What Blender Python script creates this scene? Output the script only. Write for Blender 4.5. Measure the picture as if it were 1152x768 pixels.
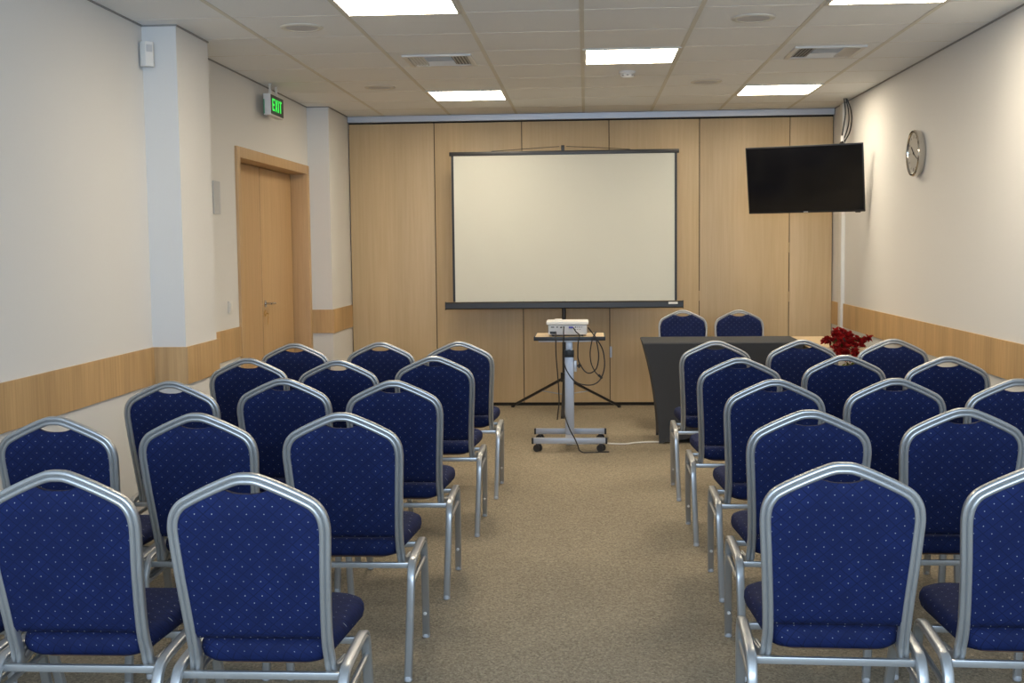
import bpy, bmesh, math, random
from mathutils import Vector, Matrix
PI = math.pi
S = bpy.context.scene
for o in list(bpy.data.objects): bpy.data.objects.remove(o)
C = S.collection
random.seed(7)

# ------------------------------------------------------------------ camera
CAM_H, FPX, YAW, PITCH, ROLL = 1.461, 1343.84, 0.062467, 0.079849, 0.010838
def setup_camera():
    cd = bpy.data.cameras.new('camera'); co = bpy.data.objects.new('camera', cd); C.objects.link(co)
    cd.sensor_width = 36; cd.sensor_fit = 'HORIZONTAL'; cd.lens = FPX/1152*36; cd.clip_start = .05; cd.clip_end = 100
    f = Vector((-math.sin(YAW)*math.cos(PITCH), math.cos(YAW)*math.cos(PITCH), -math.sin(PITCH)))
    r = Vector((math.cos(YAW), math.sin(YAW), 0)); u = r.cross(f)
    r2 = r*math.cos(ROLL)-u*math.sin(ROLL); u2 = r*math.sin(ROLL)+u*math.cos(ROLL)
    m = Matrix((( r2.x,u2.x,-f.x,0),(r2.y,u2.y,-f.y,0),(r2.z,u2.z,-f.z,CAM_H),(0,0,0,1)))
    co.matrix_world = m; S.camera = co
setup_camera()

# ------------------------------------------------------------------ light and exposure
PANEL_STRENGTH = 26
PANEL_COLOR = (1.0, .865, .66)
WIN_POWER = 200
WIN_COLOR = (.60, .78, 1.0)
S.view_settings.view_transform = 'Standard'; S.view_settings.look = 'None'
S.view_settings.exposure = 0.0; S.view_settings.gamma = 1; S.view_settings.use_curve_mapping = False
w = bpy.data.worlds.new('world'); S.world = w; w.use_nodes = True
w.node_tree.nodes['Background'].inputs[0].default_value = (.55,.72,1,1)
w.node_tree.nodes['Background'].inputs[1].default_value = 1.2
ld = bpy.data.lights.new('window_daylight', 'AREA'); lo = bpy.data.objects.new('window_daylight', ld); C.objects.link(lo)
ld.shape = 'RECTANGLE'; ld.size = 3.2; ld.size_y = 1.3; ld.energy = WIN_POWER; ld.color = WIN_COLOR
lo.location = (-.1, -1.25, 1.75); lo.rotation_euler = (math.radians(90), 0, 0)   # daylight entering by the rear window

# ------------------------------------------------------------------ materials
def newmat(name):
    m = bpy.data.materials.new(name); m.use_nodes = True
    nt = m.node_tree; return m, nt, nt.nodes['Principled BSDF']
def N(nt, t, **kw):
    n = nt.nodes.new(t)
    for k, v in kw.items(): setattr(n, k, v)
    return n
def plain(name, col, rough=.6, metal=0, bump=0, bscale=200, emis=None, estr=0, var=0, coat=0):
    m, nt, b = newmat(name)
    b.inputs['Base Color'].default_value = (*col, 1); b.inputs['Roughness'].default_value = rough
    b.inputs['Metallic'].default_value = metal
    if coat: b.inputs['Coat Weight'].default_value = coat; b.inputs['Coat Roughness'].default_value = .08
    tc = N(nt, 'ShaderNodeTexCoord'); nz = N(nt, 'ShaderNodeTexNoise'); nz.inputs['Scale'].default_value = bscale
    nz.inputs['Detail'].default_value = 3
    nt.links.new(tc.outputs['Object'], nz.inputs['Vector'])
    if bump:
        bp = N(nt, 'ShaderNodeBump'); bp.inputs['Strength'].default_value = bump; bp.inputs['Distance'].default_value = .002
        nt.links.new(nz.outputs['Fac'], bp.inputs['Height']); nt.links.new(bp.outputs['Normal'], b.inputs['Normal'])
    mx = N(nt, 'ShaderNodeMix', data_type='RGBA')
    mx.inputs['A'].default_value = (*[c*(1-var) for c in col], 1); mx.inputs['B'].default_value = (*[min(1, c*(1+var)) for c in col], 1)
    nt.links.new(nz.outputs['Fac'], mx.inputs['Factor']); nt.links.new(mx.outputs['Result'], b.inputs['Base Color'])
    if emis: b.inputs['Emission Color'].default_value = (*emis, 1); b.inputs['Emission Strength'].default_value = estr
    return m
def wood(name, c1, c2, rough=.45, grain=(26, 26, 1.2), band=None):
    """veneer with vertical grain; band = width of veneer leaves along Y and X"""
    m, nt, b = newmat(name); b.inputs['Roughness'].default_value = rough
    tc = N(nt, 'ShaderNodeTexCoord'); mp = N(nt, 'ShaderNodeMapping'); mp.inputs['Scale'].default_value = grain
    nz = N(nt, 'ShaderNodeTexNoise'); nz.inputs['Scale'].default_value = 2.0; nz.inputs['Detail'].default_value = 5; nz.inputs['Roughness'].default_value = .6
    nt.links.new(tc.outputs['Object'], mp.inputs['Vector']); nt.links.new(mp.outputs['Vector'], nz.inputs['Vector'])
    cr = N(nt, 'ShaderNodeValToRGB'); cr.color_ramp.elements[0].position = .3; cr.color_ramp.elements[1].position = .72
    cr.color_ramp.elements[0].color = (*c1, 1); cr.color_ramp.elements[1].color = (*c2, 1)
    nt.links.new(nz.outputs['Fac'], cr.inputs['Fac'])
    out = cr.outputs['Color']
    if band:
        mp2 = N(nt, 'ShaderNodeMapping'); mp2.inputs['Scale'].default_value = (1/band, 1/band, .02)
        vo = N(nt, 'ShaderNodeTexNoise'); vo.inputs['Scale'].default_value = 1.0; vo.inputs['Detail'].default_value = 1
        nt.links.new(tc.outputs['Object'], mp2.inputs['Vector']); nt.links.new(mp2.outputs['Vector'], vo.inputs['Vector'])
        hs = N(nt, 'ShaderNodeHueSaturation')
        mr = N(nt, 'ShaderNodeMapRange'); mr.inputs['From Min'].default_value = .3; mr.inputs['From Max'].default_value = .7
        mr.inputs['To Min'].default_value = .86; mr.inputs['To Max'].default_value = 1.1
        nt.links.new(vo.outputs['Fac'], mr.inputs['Value']); nt.links.new(mr.outputs['Result'], hs.inputs['Value'])
        nt.links.new(out, hs.inputs['Color']); out = hs.outputs['Color']
    nt.links.new(out, b.inputs['Base Color'])
    return m
def carpet():
    m, nt, b = newmat('loop_carpet'); b.inputs['Roughness'].default_value = .95
    tc = N(nt, 'ShaderNodeTexCoord')
    mp = N(nt, 'ShaderNodeMapping'); mp.inputs['Scale'].default_value = (1, .7, 1)
    nt.links.new(tc.outputs['Object'], mp.inputs['Vector'])
    n1 = N(nt, 'ShaderNodeTexVoronoi'); n1.inputs['Scale'].default_value = 150
    n2 = N(nt, 'ShaderNodeTexNoise'); n2.inputs['Scale'].default_value = 70; n2.inputs['Detail'].default_value = 4; n2.inputs['Roughness'].default_value = .7
    n3 = N(nt, 'ShaderNodeTexNoise'); n3.inputs['Scale'].default_value = 1.2; n3.inputs['Detail'].default_value = 3
    for n in (n1, n2, n3): nt.links.new(mp.outputs['Vector'], n.inputs['Vector'])
    sp = N(nt, 'ShaderNodeSeparateColor'); nt.links.new(n1.outputs['Color'], sp.inputs['Color'])
    cr = N(nt, 'ShaderNodeValToRGB'); e = cr.color_ramp.elements
    e[0].position = 0; e[0].color = (.122,.098,.064,1); e[1].position = 1; e[1].color = (.42,.36,.262,1)
    a = e.new(.35); a.color = (.24,.198,.138,1); a = e.new(.72); a.color = (.292,.243,.17,1)
    nt.links.new(sp.outputs['Red'], cr.inputs['Fac'])
    cr2 = N(nt, 'ShaderNodeValToRGB'); e = cr2.color_ramp.elements
    e[0].position = .32; e[0].color = (.182,.15,.103,1); e[1].position = .68; e[1].color = (.35,.296,.212,1)
    nt.links.new(n2.outputs['Fac'], cr2.inputs['Fac'])
    mx = N(nt, 'ShaderNodeMix', data_type='RGBA'); mx.inputs['Factor'].default_value = .45
    nt.links.new(cr.outputs['Color'], mx.inputs['A']); nt.links.new(cr2.outputs['Color'], mx.inputs['B'])
    hs = N(nt, 'ShaderNodeHueSaturation'); mr = N(nt, 'ShaderNodeMapRange')
    mr.inputs['From Min'].default_value = .35; mr.inputs['From Max'].default_value = .65; mr.inputs['To Min'].default_value = .9; mr.inputs['To Max'].default_value = 1.08
    nt.links.new(n3.outputs['Fac'], mr.inputs['Value']); nt.links.new(mr.outputs['Result'], hs.inputs['Value'])
    nt.links.new(mx.outputs['Result'], hs.inputs['Color']); nt.links.new(hs.outputs['Color'], b.inputs['Base Color'])
    bp = N(nt, 'ShaderNodeBump'); bp.inputs['Strength'].default_value = .5; bp.inputs['Distance'].default_value = .004
    nt.links.new(n1.outputs['Distance'], bp.inputs['Height']); nt.links.new(bp.outputs['Normal'], b.inputs['Normal'])
    return m
def fabric(name, horiz):
    """navy upholstery woven with light pin dots on a diamond lattice"""
    m, nt, b = newmat(name); b.inputs['Roughness'].default_value = .75
    b.inputs['Specular IOR Level'].default_value = .16
    tc = N(nt, 'ShaderNodeTexCoord'); sx = N(nt, 'ShaderNodeSeparateXYZ'); nt.links.new(tc.outputs['Object'], sx.inputs[0])
    def M(op, a, bb=None, clamp=False):
        n = N(nt, 'ShaderNodeMath', operation=op, use_clamp=clamp)
        for i, v in enumerate((a, bb)):
            if v is None: continue
            if isinstance(v, (int, float)): n.inputs[i].default_value = v
            else: nt.links.new(v, n.inputs[i])
        return n.outputs[0]
    X, Y, Z = sx.outputs
    if horiz: u, v = M('ADD', X, M('MULTIPLY', Z, .4)), M('ADD', Y, Z)
    else: u, v = X, Z
    PX, PZ = .043, .039
    def cell(off):
        a = M('SUBTRACT', M('FRACT', M('ADD', M('DIVIDE', u, PX), off+50)), .5)
        c = M('SUBTRACT', M('FRACT', M('ADD', M('DIVIDE', v, PZ), off+50)), .5)
        a = M('MULTIPLY', a, PX); c = M('MULTIPLY', c, PZ)
        return M('SQRT', M('ADD', M('MULTIPLY', a, a), M('MULTIPLY', c, c)))
    d = M('MINIMUM', cell(0.0), cell(.5))
    dot = M('LESS_THAN', d, .00125)
    # stitched diamond lines joining the dots
    p = M('ADD', M('DIVIDE', u, PX), M('DIVIDE', v, PZ)); q = M('SUBTRACT', M('DIVIDE', u, PX), M('DIVIDE', v, PZ))
    def ln(x): return M('ABSOLUTE', M('SUBTRACT', M('FRACT', M('ADD', x, 50)), .5))
    lines = M('LESS_THAN', M('MINIMUM', ln(M('ADD', p, .0)), ln(M('ADD', q, .0))), .035)
    nz = N(nt, 'ShaderNodeTexNoise'); nz.inputs['Scale'].default_value = 14; nz.inputs['Detail'].default_value = 4
    nt.links.new(tc.outputs['Object'], nz.inputs['Vector'])
    cr = N(nt, 'ShaderNodeValToRGB'); cr.color_ramp.elements[0].position = .3; cr.color_ramp.elements[1].position = .7
    cr.color_ramp.elements[0].color = (.0055,.0110,.052,1); cr.color_ramp.elements[1].color = (.0078,.0160,.075,1)
    nt.links.new(nz.outputs['Fac'], cr.inputs['Fac'])
    m1 = N(nt, 'ShaderNodeMix', data_type='RGBA'); m1.inputs['B'].default_value = (.002,.004,.02,1)
    nt.links.new(M('MULTIPLY', lines, M('MULTIPLY', nz.outputs['Fac'], 1.1), True), m1.inputs['Factor']); nt.links.new(cr.outputs['Color'], m1.inputs['A'])
    m2 = N(nt, 'ShaderNodeMix', data_type='RGBA'); m2.inputs['B'].default_value = (.55,.58,.55,1)
    nt.links.new(M('MULTIPLY', dot, M('MULTIPLY', nz.outputs['Fac'], 1.15)), m2.inputs['Factor']); nt.links.new(m1.outputs['Result'], m2.inputs['A'])
    nt.links.new(m2.outputs['Result'], b.inputs['Base Color'])
    n2 = N(nt, 'ShaderNodeTexNoise'); n2.inputs['Scale'].default_value = 600; nt.links.new(tc.outputs['Object'], n2.inputs['Vector'])
    bp = N(nt, 'ShaderNodeBump'); bp.inputs['Strength'].default_value = .25; bp.inputs['Distance'].default_value = .001
    nt.links.new(n2.outputs['Fac'], bp.inputs['Height']); nt.links.new(bp.outputs['Normal'], b.inputs['Normal'])
    return m

M_WALL = plain('white_wall_paint', (.685,.675,.655), .85, bump=.08, bscale=90, var=.012)
M_CEIL = plain('ceiling_tile', (.82,.84,.85), .95, bump=.15, bscale=160, var=.03)
M_TBAR = plain('ceiling_bar', (.66,.645,.58), .6)
M_EDGE = plain('shadow_gap_grey', (.27,.26,.25), .7)  # dark grey painting the shadow gap where ceiling meets wall
M_RAIL = wood('oak_wall_rail', (.46,.285,.125), (.60,.39,.185), .5, band=.16)
M_PART = wood('beech_partition_veneer', (.53,.385,.216), (.60,.448,.265), .45, grain=(20,20,.8), band=.5)
M_DOOR = wood('beech_door_veneer', (.47,.30,.145), (.56,.37,.19), .5, grain=(22,22,1))
M_TABLEWOOD = wood('beech_table_top', (.60,.45,.27), (.68,.52,.33), .4, grain=(2,14,10))
M_PLY = plain('plywood_seat_base', (.12,.065,.035), .7, var=.2, bscale=40)
M_CARPET = carpet()
M_BACKFAB = fabric('navy_dotted_fabric', False)
M_SEATFAB = fabric('navy_dotted_seat_fabric', True)
M_SILVER = plain('brushed_silver_tube', (.43,.435,.435), .34, .7, var=.03, bscale=30)
M_ALU = plain('grey_aluminium', (.42,.44,.49), .45, .5, var=.03)
M_RAILALU = plain('pale_aluminium_track', (.52,.535,.57), .4, .4)
M_BLACK = plain('black_plastic', (.012,.012,.013), .45)
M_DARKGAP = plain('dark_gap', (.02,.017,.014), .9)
M_BLACKMETAL = plain('black_painted_metal', (.018,.016,.016), .38)
M_RUBBER = plain('black_rubber', (.02,.02,.022), .7)
M_SCREEN = plain('matte_screen_vinyl', (.60,.60,.535), .9, var=.015, bscale=3)
M_WHITEPL = plain('white_plastic', (.72,.71,.68), .45)
M_GREYPL = plain('light_grey_plastic', (.50,.51,.53), .5)
M_CLOTH = plain('charcoal_stretch_fabric', (.040,.043,.050), .85, bump=.2, bscale=400, var=.1)
M_CHROME = plain('chrome', (.62,.60,.56), .16, 1)
M_BRASS = plain('brass', (.70,.50,.22), .3, 1)
M_TV = plain('glossy_black_glass', (.006,.006,.007), .12, coat=.3)
M_DIFF = plain('lit_diffuser', (.9,.9,.9), .6, emis=PANEL_COLOR, estr=PANEL_STRENGTH)
M_GREEN = plain('lit_green_letters', (.05,.5,.1), .5, emis=(.04,1,.10), estr=.85)
M_GREENGLOW = plain('painted_green_glow', (.06,.30,.16), .4)
M_SIGNDARK = plain('exit_sign_face', (.010,.03,.012), .35)
M_RED = plain('red_petal', (.46,.020,.020), .6, var=.5, bscale=25)
M_LEAF = plain('green_leaf', (.16,.19,.02), .6, var=.4, bscale=25)
M_POT = plain('dark_clay_pot', (.10,.045,.03), .7, var=.1)
M_DIAL = plain('clock_dial', (.50,.48,.44), .35)
M_BLUE = plain('blue_plug', (.03,.03,.30), .5)
M_GLASS, _nt, _b = newmat('window_glass'); _b.inputs['Transmission Weight'].default_value = 1; _b.inputs['Roughness'].default_value = 0; _b.inputs['IOR'].default_value = 1.01

# ------------------------------------------------------------------ mesh helpers
def obj(name, bm, mat, parent=None, smooth=True, angle=35, loc=None, bevel=0):
    bmesh.ops.recalc_face_normals(bm, faces=bm.faces)
    if bevel:
        bmesh.ops.bevel(bm, geom=[e for e in bm.edges if e.is_manifold and e.calc_face_angle(0) > .5], offset=bevel, segments=2, affect='EDGES', profile=.6)
    for e in bm.edges:
        e.smooth = not (e.is_manifold and e.calc_face_angle(0) > math.radians(angle))
    for f in bm.faces: f.smooth = smooth
    me = bpy.data.meshes.new(name); bm.to_mesh(me); bm.free(); me.materials.append(mat)
    o = bpy.data.objects.new(name, me); C.objects.link(o)
    if parent: o.parent = parent
    if loc: o.location = loc
    return o
def box(bm, x0, x1, y0, y1, z0, z1, mtx=None):
    v = [bm.verts.new((x, y, z)) for x in (x0, x1) for y in (y0, y1) for z in (z0, z1)]
    for f in ((0,1,3,2),(4,6,7,5),(0,4,5,1),(2,3,7,6),(0,2,6,4),(1,5,7,3)): bm.faces.new([v[i] for i in f])
    if mtx: bmesh.ops.transform(bm, matrix=mtx, verts=v)
    return v
def cyl(bm, p0, p1, r0, r1=None, n=16, cap=True):
    p0, p1 = Vector(p0), Vector(p1); r1 = r0 if r1 is None else r1
    d = (p1-p0).normalized(); a = d.orthogonal().normalized(); b = d.cross(a)
    A = [bm.verts.new(p0+(a*math.cos(2*PI*i/n)+b*math.sin(2*PI*i/n))*r0) for i in range(n)]
    B = [bm.verts.new(p1+(a*math.cos(2*PI*i/n)+b*math.sin(2*PI*i/n))*r1) for i in range(n)]
    for i in range(n): bm.faces.new((A[i], A[(i+1)%n], B[(i+1)%n], B[i]))
    if cap: bm.faces.new(A[::-1]); bm.faces.new(B)
def lathe(bm, prof, axis_pt, axis='Z', n=32):
    """prof: list of (radius, height) along the axis"""
    rings = []
    for r, h in prof:
        ring = []
        for i in range(n):
            a = 2*PI*i/n; c, s = math.cos(a)*r, math.sin(a)*r
            p = {'Z': (c, s, h), 'X': (h, c, s), 'Y': (c, h, s)}[axis]
            ring.append(bm.verts.new(Vector(axis_pt)+Vector(p)))
        rings.append(ring)
    for A, B in zip(rings, rings[1:]):
        for i in range(n): bm.faces.new((A[i], A[(i+1)%n], B[(i+1)%n], B[i]))
    bm.faces.new(rings[0][::-1]); bm.faces.new(rings[-1])
def catmull(pts, n=6):
    P = [Vector(p) for p in pts]; P = [P[0]*2-P[1]]+P+[P[-1]*2-P[-2]]; out = []
    for i in range(1, len(P)-2):
        for k in range(n):
            t = k/n; a, b, c, d = P[i-1:i+3]
            out.append(.5*((2*b)+(c-a)*t+(2*a-5*b+4*c-d)*t*t+(3*b-a-3*c+d)*t**3))
    out.append(P[-2]); return out
def sweep(bm, path, prof, B0, start=0, cut=None):
    """closed profile (a along B, b along T x B) carried along the path by parallel transport"""
    n = len(path); T = []
    for i in range(n):
        T.append((path[min(i+1, n-1)]-path[max(i-1, 0)]).normalized())
    Bs = [None]*n; b = Vector(B0); b = (b-T[start]*b.dot(T[start])).normalized(); Bs[start] = b
    for rng in (range(start+1, n), range(start-1, -1, -1)):
        b = Bs[start]
        for i in rng:
            b = (b-T[i]*b.dot(T[i])).normalized(); Bs[i] = b
    rings = []
    for i in (range(n) if not cut else range(cut[0], cut[1]+1)):
        c = T[i].cross(Bs[i]); rings.append([bm.verts.new(path[i]+Bs[i]*p[0]+c*p[1]) for p in prof])
    m = len(prof)
    for A, D in zip(rings, rings[1:]):
        for i in range(m): bm.faces.new((A[i], A[(i+1)%m], D[(i+1)%m], D[i]))
    bm.faces.new(rings[0][::-1]); bm.faces.new(rings[-1])
def circ(r, n=8): return [(r*math.cos(2*PI*i/n), r*math.sin(2*PI*i/n)) for i in range(n)]
def grooved(w, d, g=.0040):
    """tube section d deep (a) and w wide (b), a groove down the middle of both a faces"""
    q = []
    for s in (1, -1):
        lobe = []
        for b_, a_ in ((-.5,.55),(-.46,.80),(-.36,.95),(-.25,1.0),(-.13,.96),(-.065,.82)): lobe.append((a_*d/2, b_*w))
        mid = [(d/2*.86-g, 0)]
        full = lobe+mid+[(a, -b) for a, b in lobe[::-1]]
        q += full if s == 1 else [(-a, -b) for a, b in full]
    return q
def tag(o, label, cat, group=None):
    o['label'] = label; o['category'] = cat
    if group: o['group'] = group
    return o
def thing(name, label, cat, loc=(0,0,0), rz=0, group=None):
    o = bpy.data.objects.new(name, None); C.objects.link(o); o.location = loc; o.rotation_euler = (0,0,rz)
    o.empty_display_size = .1
    return tag(o, label, cat, group)
def struct(name, bm, mat, parent=None, **k):
    o = obj(name, bm, mat, parent, **k)
    if not parent: o['kind'] = 'structure'
    return o
def nb(): return bmesh.new()
def copy_tree(o, parent=None):
    c = o.copy(); C.objects.link(c)
    if parent: c.parent = parent
    for ch in list(o.children): copy_tree(ch, c)
    return c

# ------------------------------------------------------------------ room shell
XL, XR, D, REAR, ZC = -2.336, 2.202, 10.856, -1.5, 2.6426
RT, RB = .938, .738
PX = -2.152                                   # face of the two wall piers
P1, P1E, P2 = 6.289, 6.821, 10.034
bm = nb(); box(bm, XL-.2, XR+.2, REAR-.2, D+.4, -.1, 0); struct('floor', bm, M_CARPET)
bm = nb(); box(bm, XL-.2, XR+.2, REAR-.2, D+.4, ZC, ZC+.1); struct('ceiling', bm, M_CEIL)
DY0, DY1, DZ = 7.985, 9.925, 2.075            # door opening
bm = nb()
box(bm, XL-.2, XL, REAR, DY0-.04, 0, ZC); box(bm, XL-.2, XL, DY1+.04, D+.2, 0, ZC); box(bm, XL-.2, XL, DY0-.04, DY1+.04, DZ+.04, ZC)
struct('wall_left', bm, M_WALL)
bm = nb(); box(bm, XL, PX, P1, P1E, 0, ZC); struct('wall_left_pier', bm, M_WALL)
bm = nb(); box(bm, XL, PX, P2, D+.2, 0, ZC); struct('wall_left_far_pier', bm, M_WALL)
bm = nb(); box(bm, XR, XR+.2, REAR, D+.2, 0, ZC); struct('wall_right', bm, M_WALL)
bm = nb(); box(bm, PX, XR, D+.06, D+.2, 0, ZC); struct('wall_front', bm, M_WALL)
# rear wall behind the camera with its window
bm = nb()
box(bm, XL, XR, REAR-.15, REAR, 0, 1.0); box(bm, XL, XR, REAR-.15, REAR, 2.5, ZC)
box(bm, XL, -1.9, REAR-.15, REAR, 1.0, 2.5); box(bm, 1.7, XR, REAR-.15, REAR, 1.0, 2.5)
struct('wall_rear', bm, M_WALL)
bm = nb()
for a, b_ in ((-1.9,-1.84),(-.13,-.07),(1.64,1.7)): box(bm, a, b_, REAR-.1, REAR-.04, 1.0, 2.5)
for a, b_ in ((1.0,1.06),(2.44,2.5)): box(bm, -1.9, 1.7, REAR-.1, REAR-.04, a, b_)
wf = struct('window_1', bm, M_WHITEPL)
bm = nb(); box(bm, -1.84, 1.64, REAR-.075, REAR-.07, 1.06, 2.44); obj('pane', bm, M_GLASS, wf)

def rail_box(name, boxes):
    bm = nb()
    for b_ in boxes: box(bm, *b_)
    return struct(name, bm, M_RAIL)
T = .012
rail_box('trim_1', [(XL, XL+T, REAR, P1-T, RB, RT), (XL, PX+T, P1-T, P1, RB, RT), (PX, PX+T, P1, P1E+T, RB, RT),
                    (XL, PX, P1E, P1E+T, RB, RT), (XL, XL+T, P1E+T, DY0-.075, RB, RT)])
rail_box('trim_2', [(XL, PX+T, P2-T, P2, RB, RT), (PX, PX+T, P2, D-.002, RB, RT)])
rail_box('trim_3', [(XR-T, XR, REAR, D-.002, RB, RT)])
# ceiling bars, and an edge strip coloured dark for the shadow gap
TX, TY = -.015, 7.342
bm = nb()
for k in range(-3, 4):
    x = TX+k*.6; box(bm, x-.012, x+.012, REAR, D-.001, ZC-.003, ZC)
for j in range(-14, 6):
    y = TY+j*.6; box(bm, XL, XR, y-.0025, y+.0025, ZC-.0015, ZC)
struct('trim_4', bm, M_TBAR)
bm = nb()
e = .007
box(bm, XL, XL+e, REAR, P1-e, ZC-.008, ZC); box(bm, XL, PX+e, P1-e, P1, ZC-.008, ZC); box(bm, PX, PX+e, P1, P1E, ZC-.008, ZC)
box(bm, XL, XL+e, P1E, P2-e, ZC-.008, ZC); box(bm, XL, PX+e, P2-e, P2, ZC-.008, ZC); box(bm, PX, PX+e, P2, D-.05, ZC-.008, ZC)
box(bm, XR-e, XR, REAR, D-.05, ZC-.008, ZC)
struct('trim_5', bm, M_EDGE)

# ------------------------------------------------------------------ door in the left wall
bm = nb()
A = .072
for y0, y1 in ((DY0-A, DY0), (DY1, DY1+A)): box(bm, XL-.16, XL+.018, y0, y1, 0, DZ+A)
box(bm, XL-.16, XL+.018, DY0, DY1, DZ, DZ+A)
dr = struct('door_1', bm, M_DOOR, bevel=.002)
YM = 8.965; XD = XL-.125
bm = nb(); box(bm, XD-.04, XD, DY0+.003, YM-.005, .006, DZ-.004); obj('door_leaf', bm, M_DOOR, dr, bevel=.0015)
bm = nb(); box(bm, XD-.04, XD, YM+.004, DY1-.006, .006, DZ-.004); obj('door_leaf', bm, M_DOOR, dr, bevel=.0015)
bm = nb(); box(bm, XD-.05, XD-.041, DY0, DY1, 0, DZ); obj('gap_shade_backing', bm, M_DARKGAP, dr)  # dark sheet standing in for the shade behind the leaf gaps
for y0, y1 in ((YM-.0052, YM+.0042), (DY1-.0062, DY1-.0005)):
    bm = nb(); box(bm, XD-.0395, XD-.0015, y0, y1, .006, DZ-.004); obj('gap_shade_strip', bm, M_DARKGAP, dr)  # dark strips paint the shade in the door gaps
bm = nb(); HY, HZ = YM+.055, 1.04
cyl(bm, (XD, HY, HZ), (XD+.009, HY, HZ), .026, n=20); cyl(bm, (XD+.009, HY, HZ), (XD+.05, HY, HZ), .009)
sweep(bm, catmull([(XD+.05, HY, HZ), (XD+.054, HY+.03, HZ), (XD+.05, HY+.12, HZ-.003)]), circ(.009), (0,0,1))
obj('door_handle', bm, M_CHROME, dr)
bm = nb(); cyl(bm, (XD, HY, HZ-.075), (XD+.008, HY, HZ-.075), .024, n=20); hk = obj('lock_plate', bm, M_BRASS, dr)
bm = nb(); cyl(bm, (XD+.008, HY, HZ-.075), (XD+.03, HY, HZ-.075), .004); box(bm, XD+.026, XD+.030, HY-.012, HY+.012, HZ-.10, HZ-.073)
box(bm, XD+.022, XD+.026, HY-.004, HY+.004, HZ-.16, HZ-.10); obj('key', bm, M_BRASS, dr)

# ------------------------------------------------------------------ folding partition across the front
pt = thing('folding_partition', 'folding partition of tall pale beech panels under an aluminium track, closing the front of the room', 'partition', (0, D, 0))
edges = [-2.146, -1.366, -.572, .212, 1.018, 1.816, 2.196]
for a, b_ in zip(edges, edges[1:]):
    bm = nb(); box(bm, a+.0035, b_-.0035, 0, .045, .03, 2.572); obj('panel', bm, M_PART, pt, bevel=.0015)
bm = nb(); box(bm, edges[0], edges[-1], .012, .05, .001, 2.6); obj('dark_core', bm, M_DARKGAP, pt)
bm = nb(); box(bm, edges[0], edges[-1], -.035, .045, 2.586, 2.638); box(bm, edges[0], edges[-1], -.042, -.035, 2.586, 2.592)
box(bm, edges[0], edges[-1], -.042, -.035, 2.632, 2.638); obj('track', bm, M_RAILALU, pt)
for x in (1.816,):
    for z in (1.42, .98, 2.26):
        bm = nb(); cyl(bm, (x, -.004, z-.045), (x, -.004, z+.045), .007, n=10); obj('hinge', bm, M_PART, pt)
bm = nb(); cyl(bm, (1.018, -.004, .95), (1.018, -.004, 1.04), .006, n=10); obj('hinge', bm, M_PART, pt)
bm = nb(); box(bm, .012+.2, .03+.2, -.012, 0, .44, .54); obj('latch', bm, M_ALU, pt)

# ------------------------------------------------------------------ ceiling fittings
def ceiling_light(cx, cy, label):
    t = thing('ceiling_light', label, 'ceiling light', (cx, cy, ZC), 0, 'square ceiling panel lights')
    h = .276; bm = nb(); f = .298
    for a in ((-f,-h,-f,f),(h,f,-f,f),(-h,h,-f,-h),(-h,h,h,f)): box(bm, a[0], a[1], a[2], a[3], -.009, -.0005)
    obj('frame', bm, M_TBAR, t)
    bm = nb(); box(bm, -h, h, -h, h, -.007, -.001); obj('diffuser', bm, M_DIFF, t)
cc = lambda k: TX+(k+.5)*.6
rr = lambda j: TY+(j+.5)*.6
ceiling_light(cc(-2), rr(3), 'lit square ceiling panel nearest the partition on the door side')
ceiling_light(cc(2), rr(3), 'lit square ceiling panel above and in front of the wall television')
ceiling_light(cc(0), rr(0), 'lit square ceiling panel in the middle, just nearer than the smoke detector')
ceiling_light(cc(-2), rr(-3), 'lit square ceiling panel cut by the top edge, left of the middle')
ceiling_light(cc(2), rr(-3), 'lit square ceiling panel only just showing at the top edge on the right')

def vent(cx, cy, label):
    t = thing('ceiling_vent', label, 'air vent', (cx, cy, ZC), 0, 'louvred ceiling vents')
    bm = nb(); o, i = .215, .185
    for a in ((-o,-i,-o,o),(i,o,-o,o),(-i,i,-o,-i),(-i,i,i,o)): box(bm, a[0], a[1], a[2], a[3], -.012, -.0005)
    obj('frame', bm, M_WHITEPL, t, bevel=.002)
    bm = nb(); box(bm, -i, i, -i, i, -.0022, -.0008); obj('dark_throat', bm, M_EDGE, t)
    q = .085
    def slats(x0, x1, y0, y1, along):
        bm = nb(); n = 5 if along != 'x' else 9
        for k in range(n):
            if along == 'y':
                x = x0+(x1-x0)*(k+.5)/n; m = Matrix.Translation((x, 0, -.007))@Matrix.Rotation(.75*(1 if x > 0 else -1), 4, 'Y')
                box(bm, -.0065, .0065, y0, y1, -.0012, .0012, m)
            else:
                y = y0+(y1-y0)*(k+.5)/n; m = Matrix.Translation((0, y, -.007))@Matrix.Rotation(-.7*(1 if y > 0 else -1), 4, 'X')
                box(bm, x0, x1, -.0065, .0065, -.0012, .0012, m)
        obj('louvre', bm, M_WHITEPL, t)
    slats(-i, -q, -i, i, 'y'); slats(q, i, -i, i, 'y'); slats(-q, q, -i, i, 'x')
vent(cc(-2), rr(0)+.01, 'white louvred air vent between two lit panels on the door side of the ceiling')
vent(cc(2), rr(0)-.005, 'white louvred air vent on the ceiling near the right wall')
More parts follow.
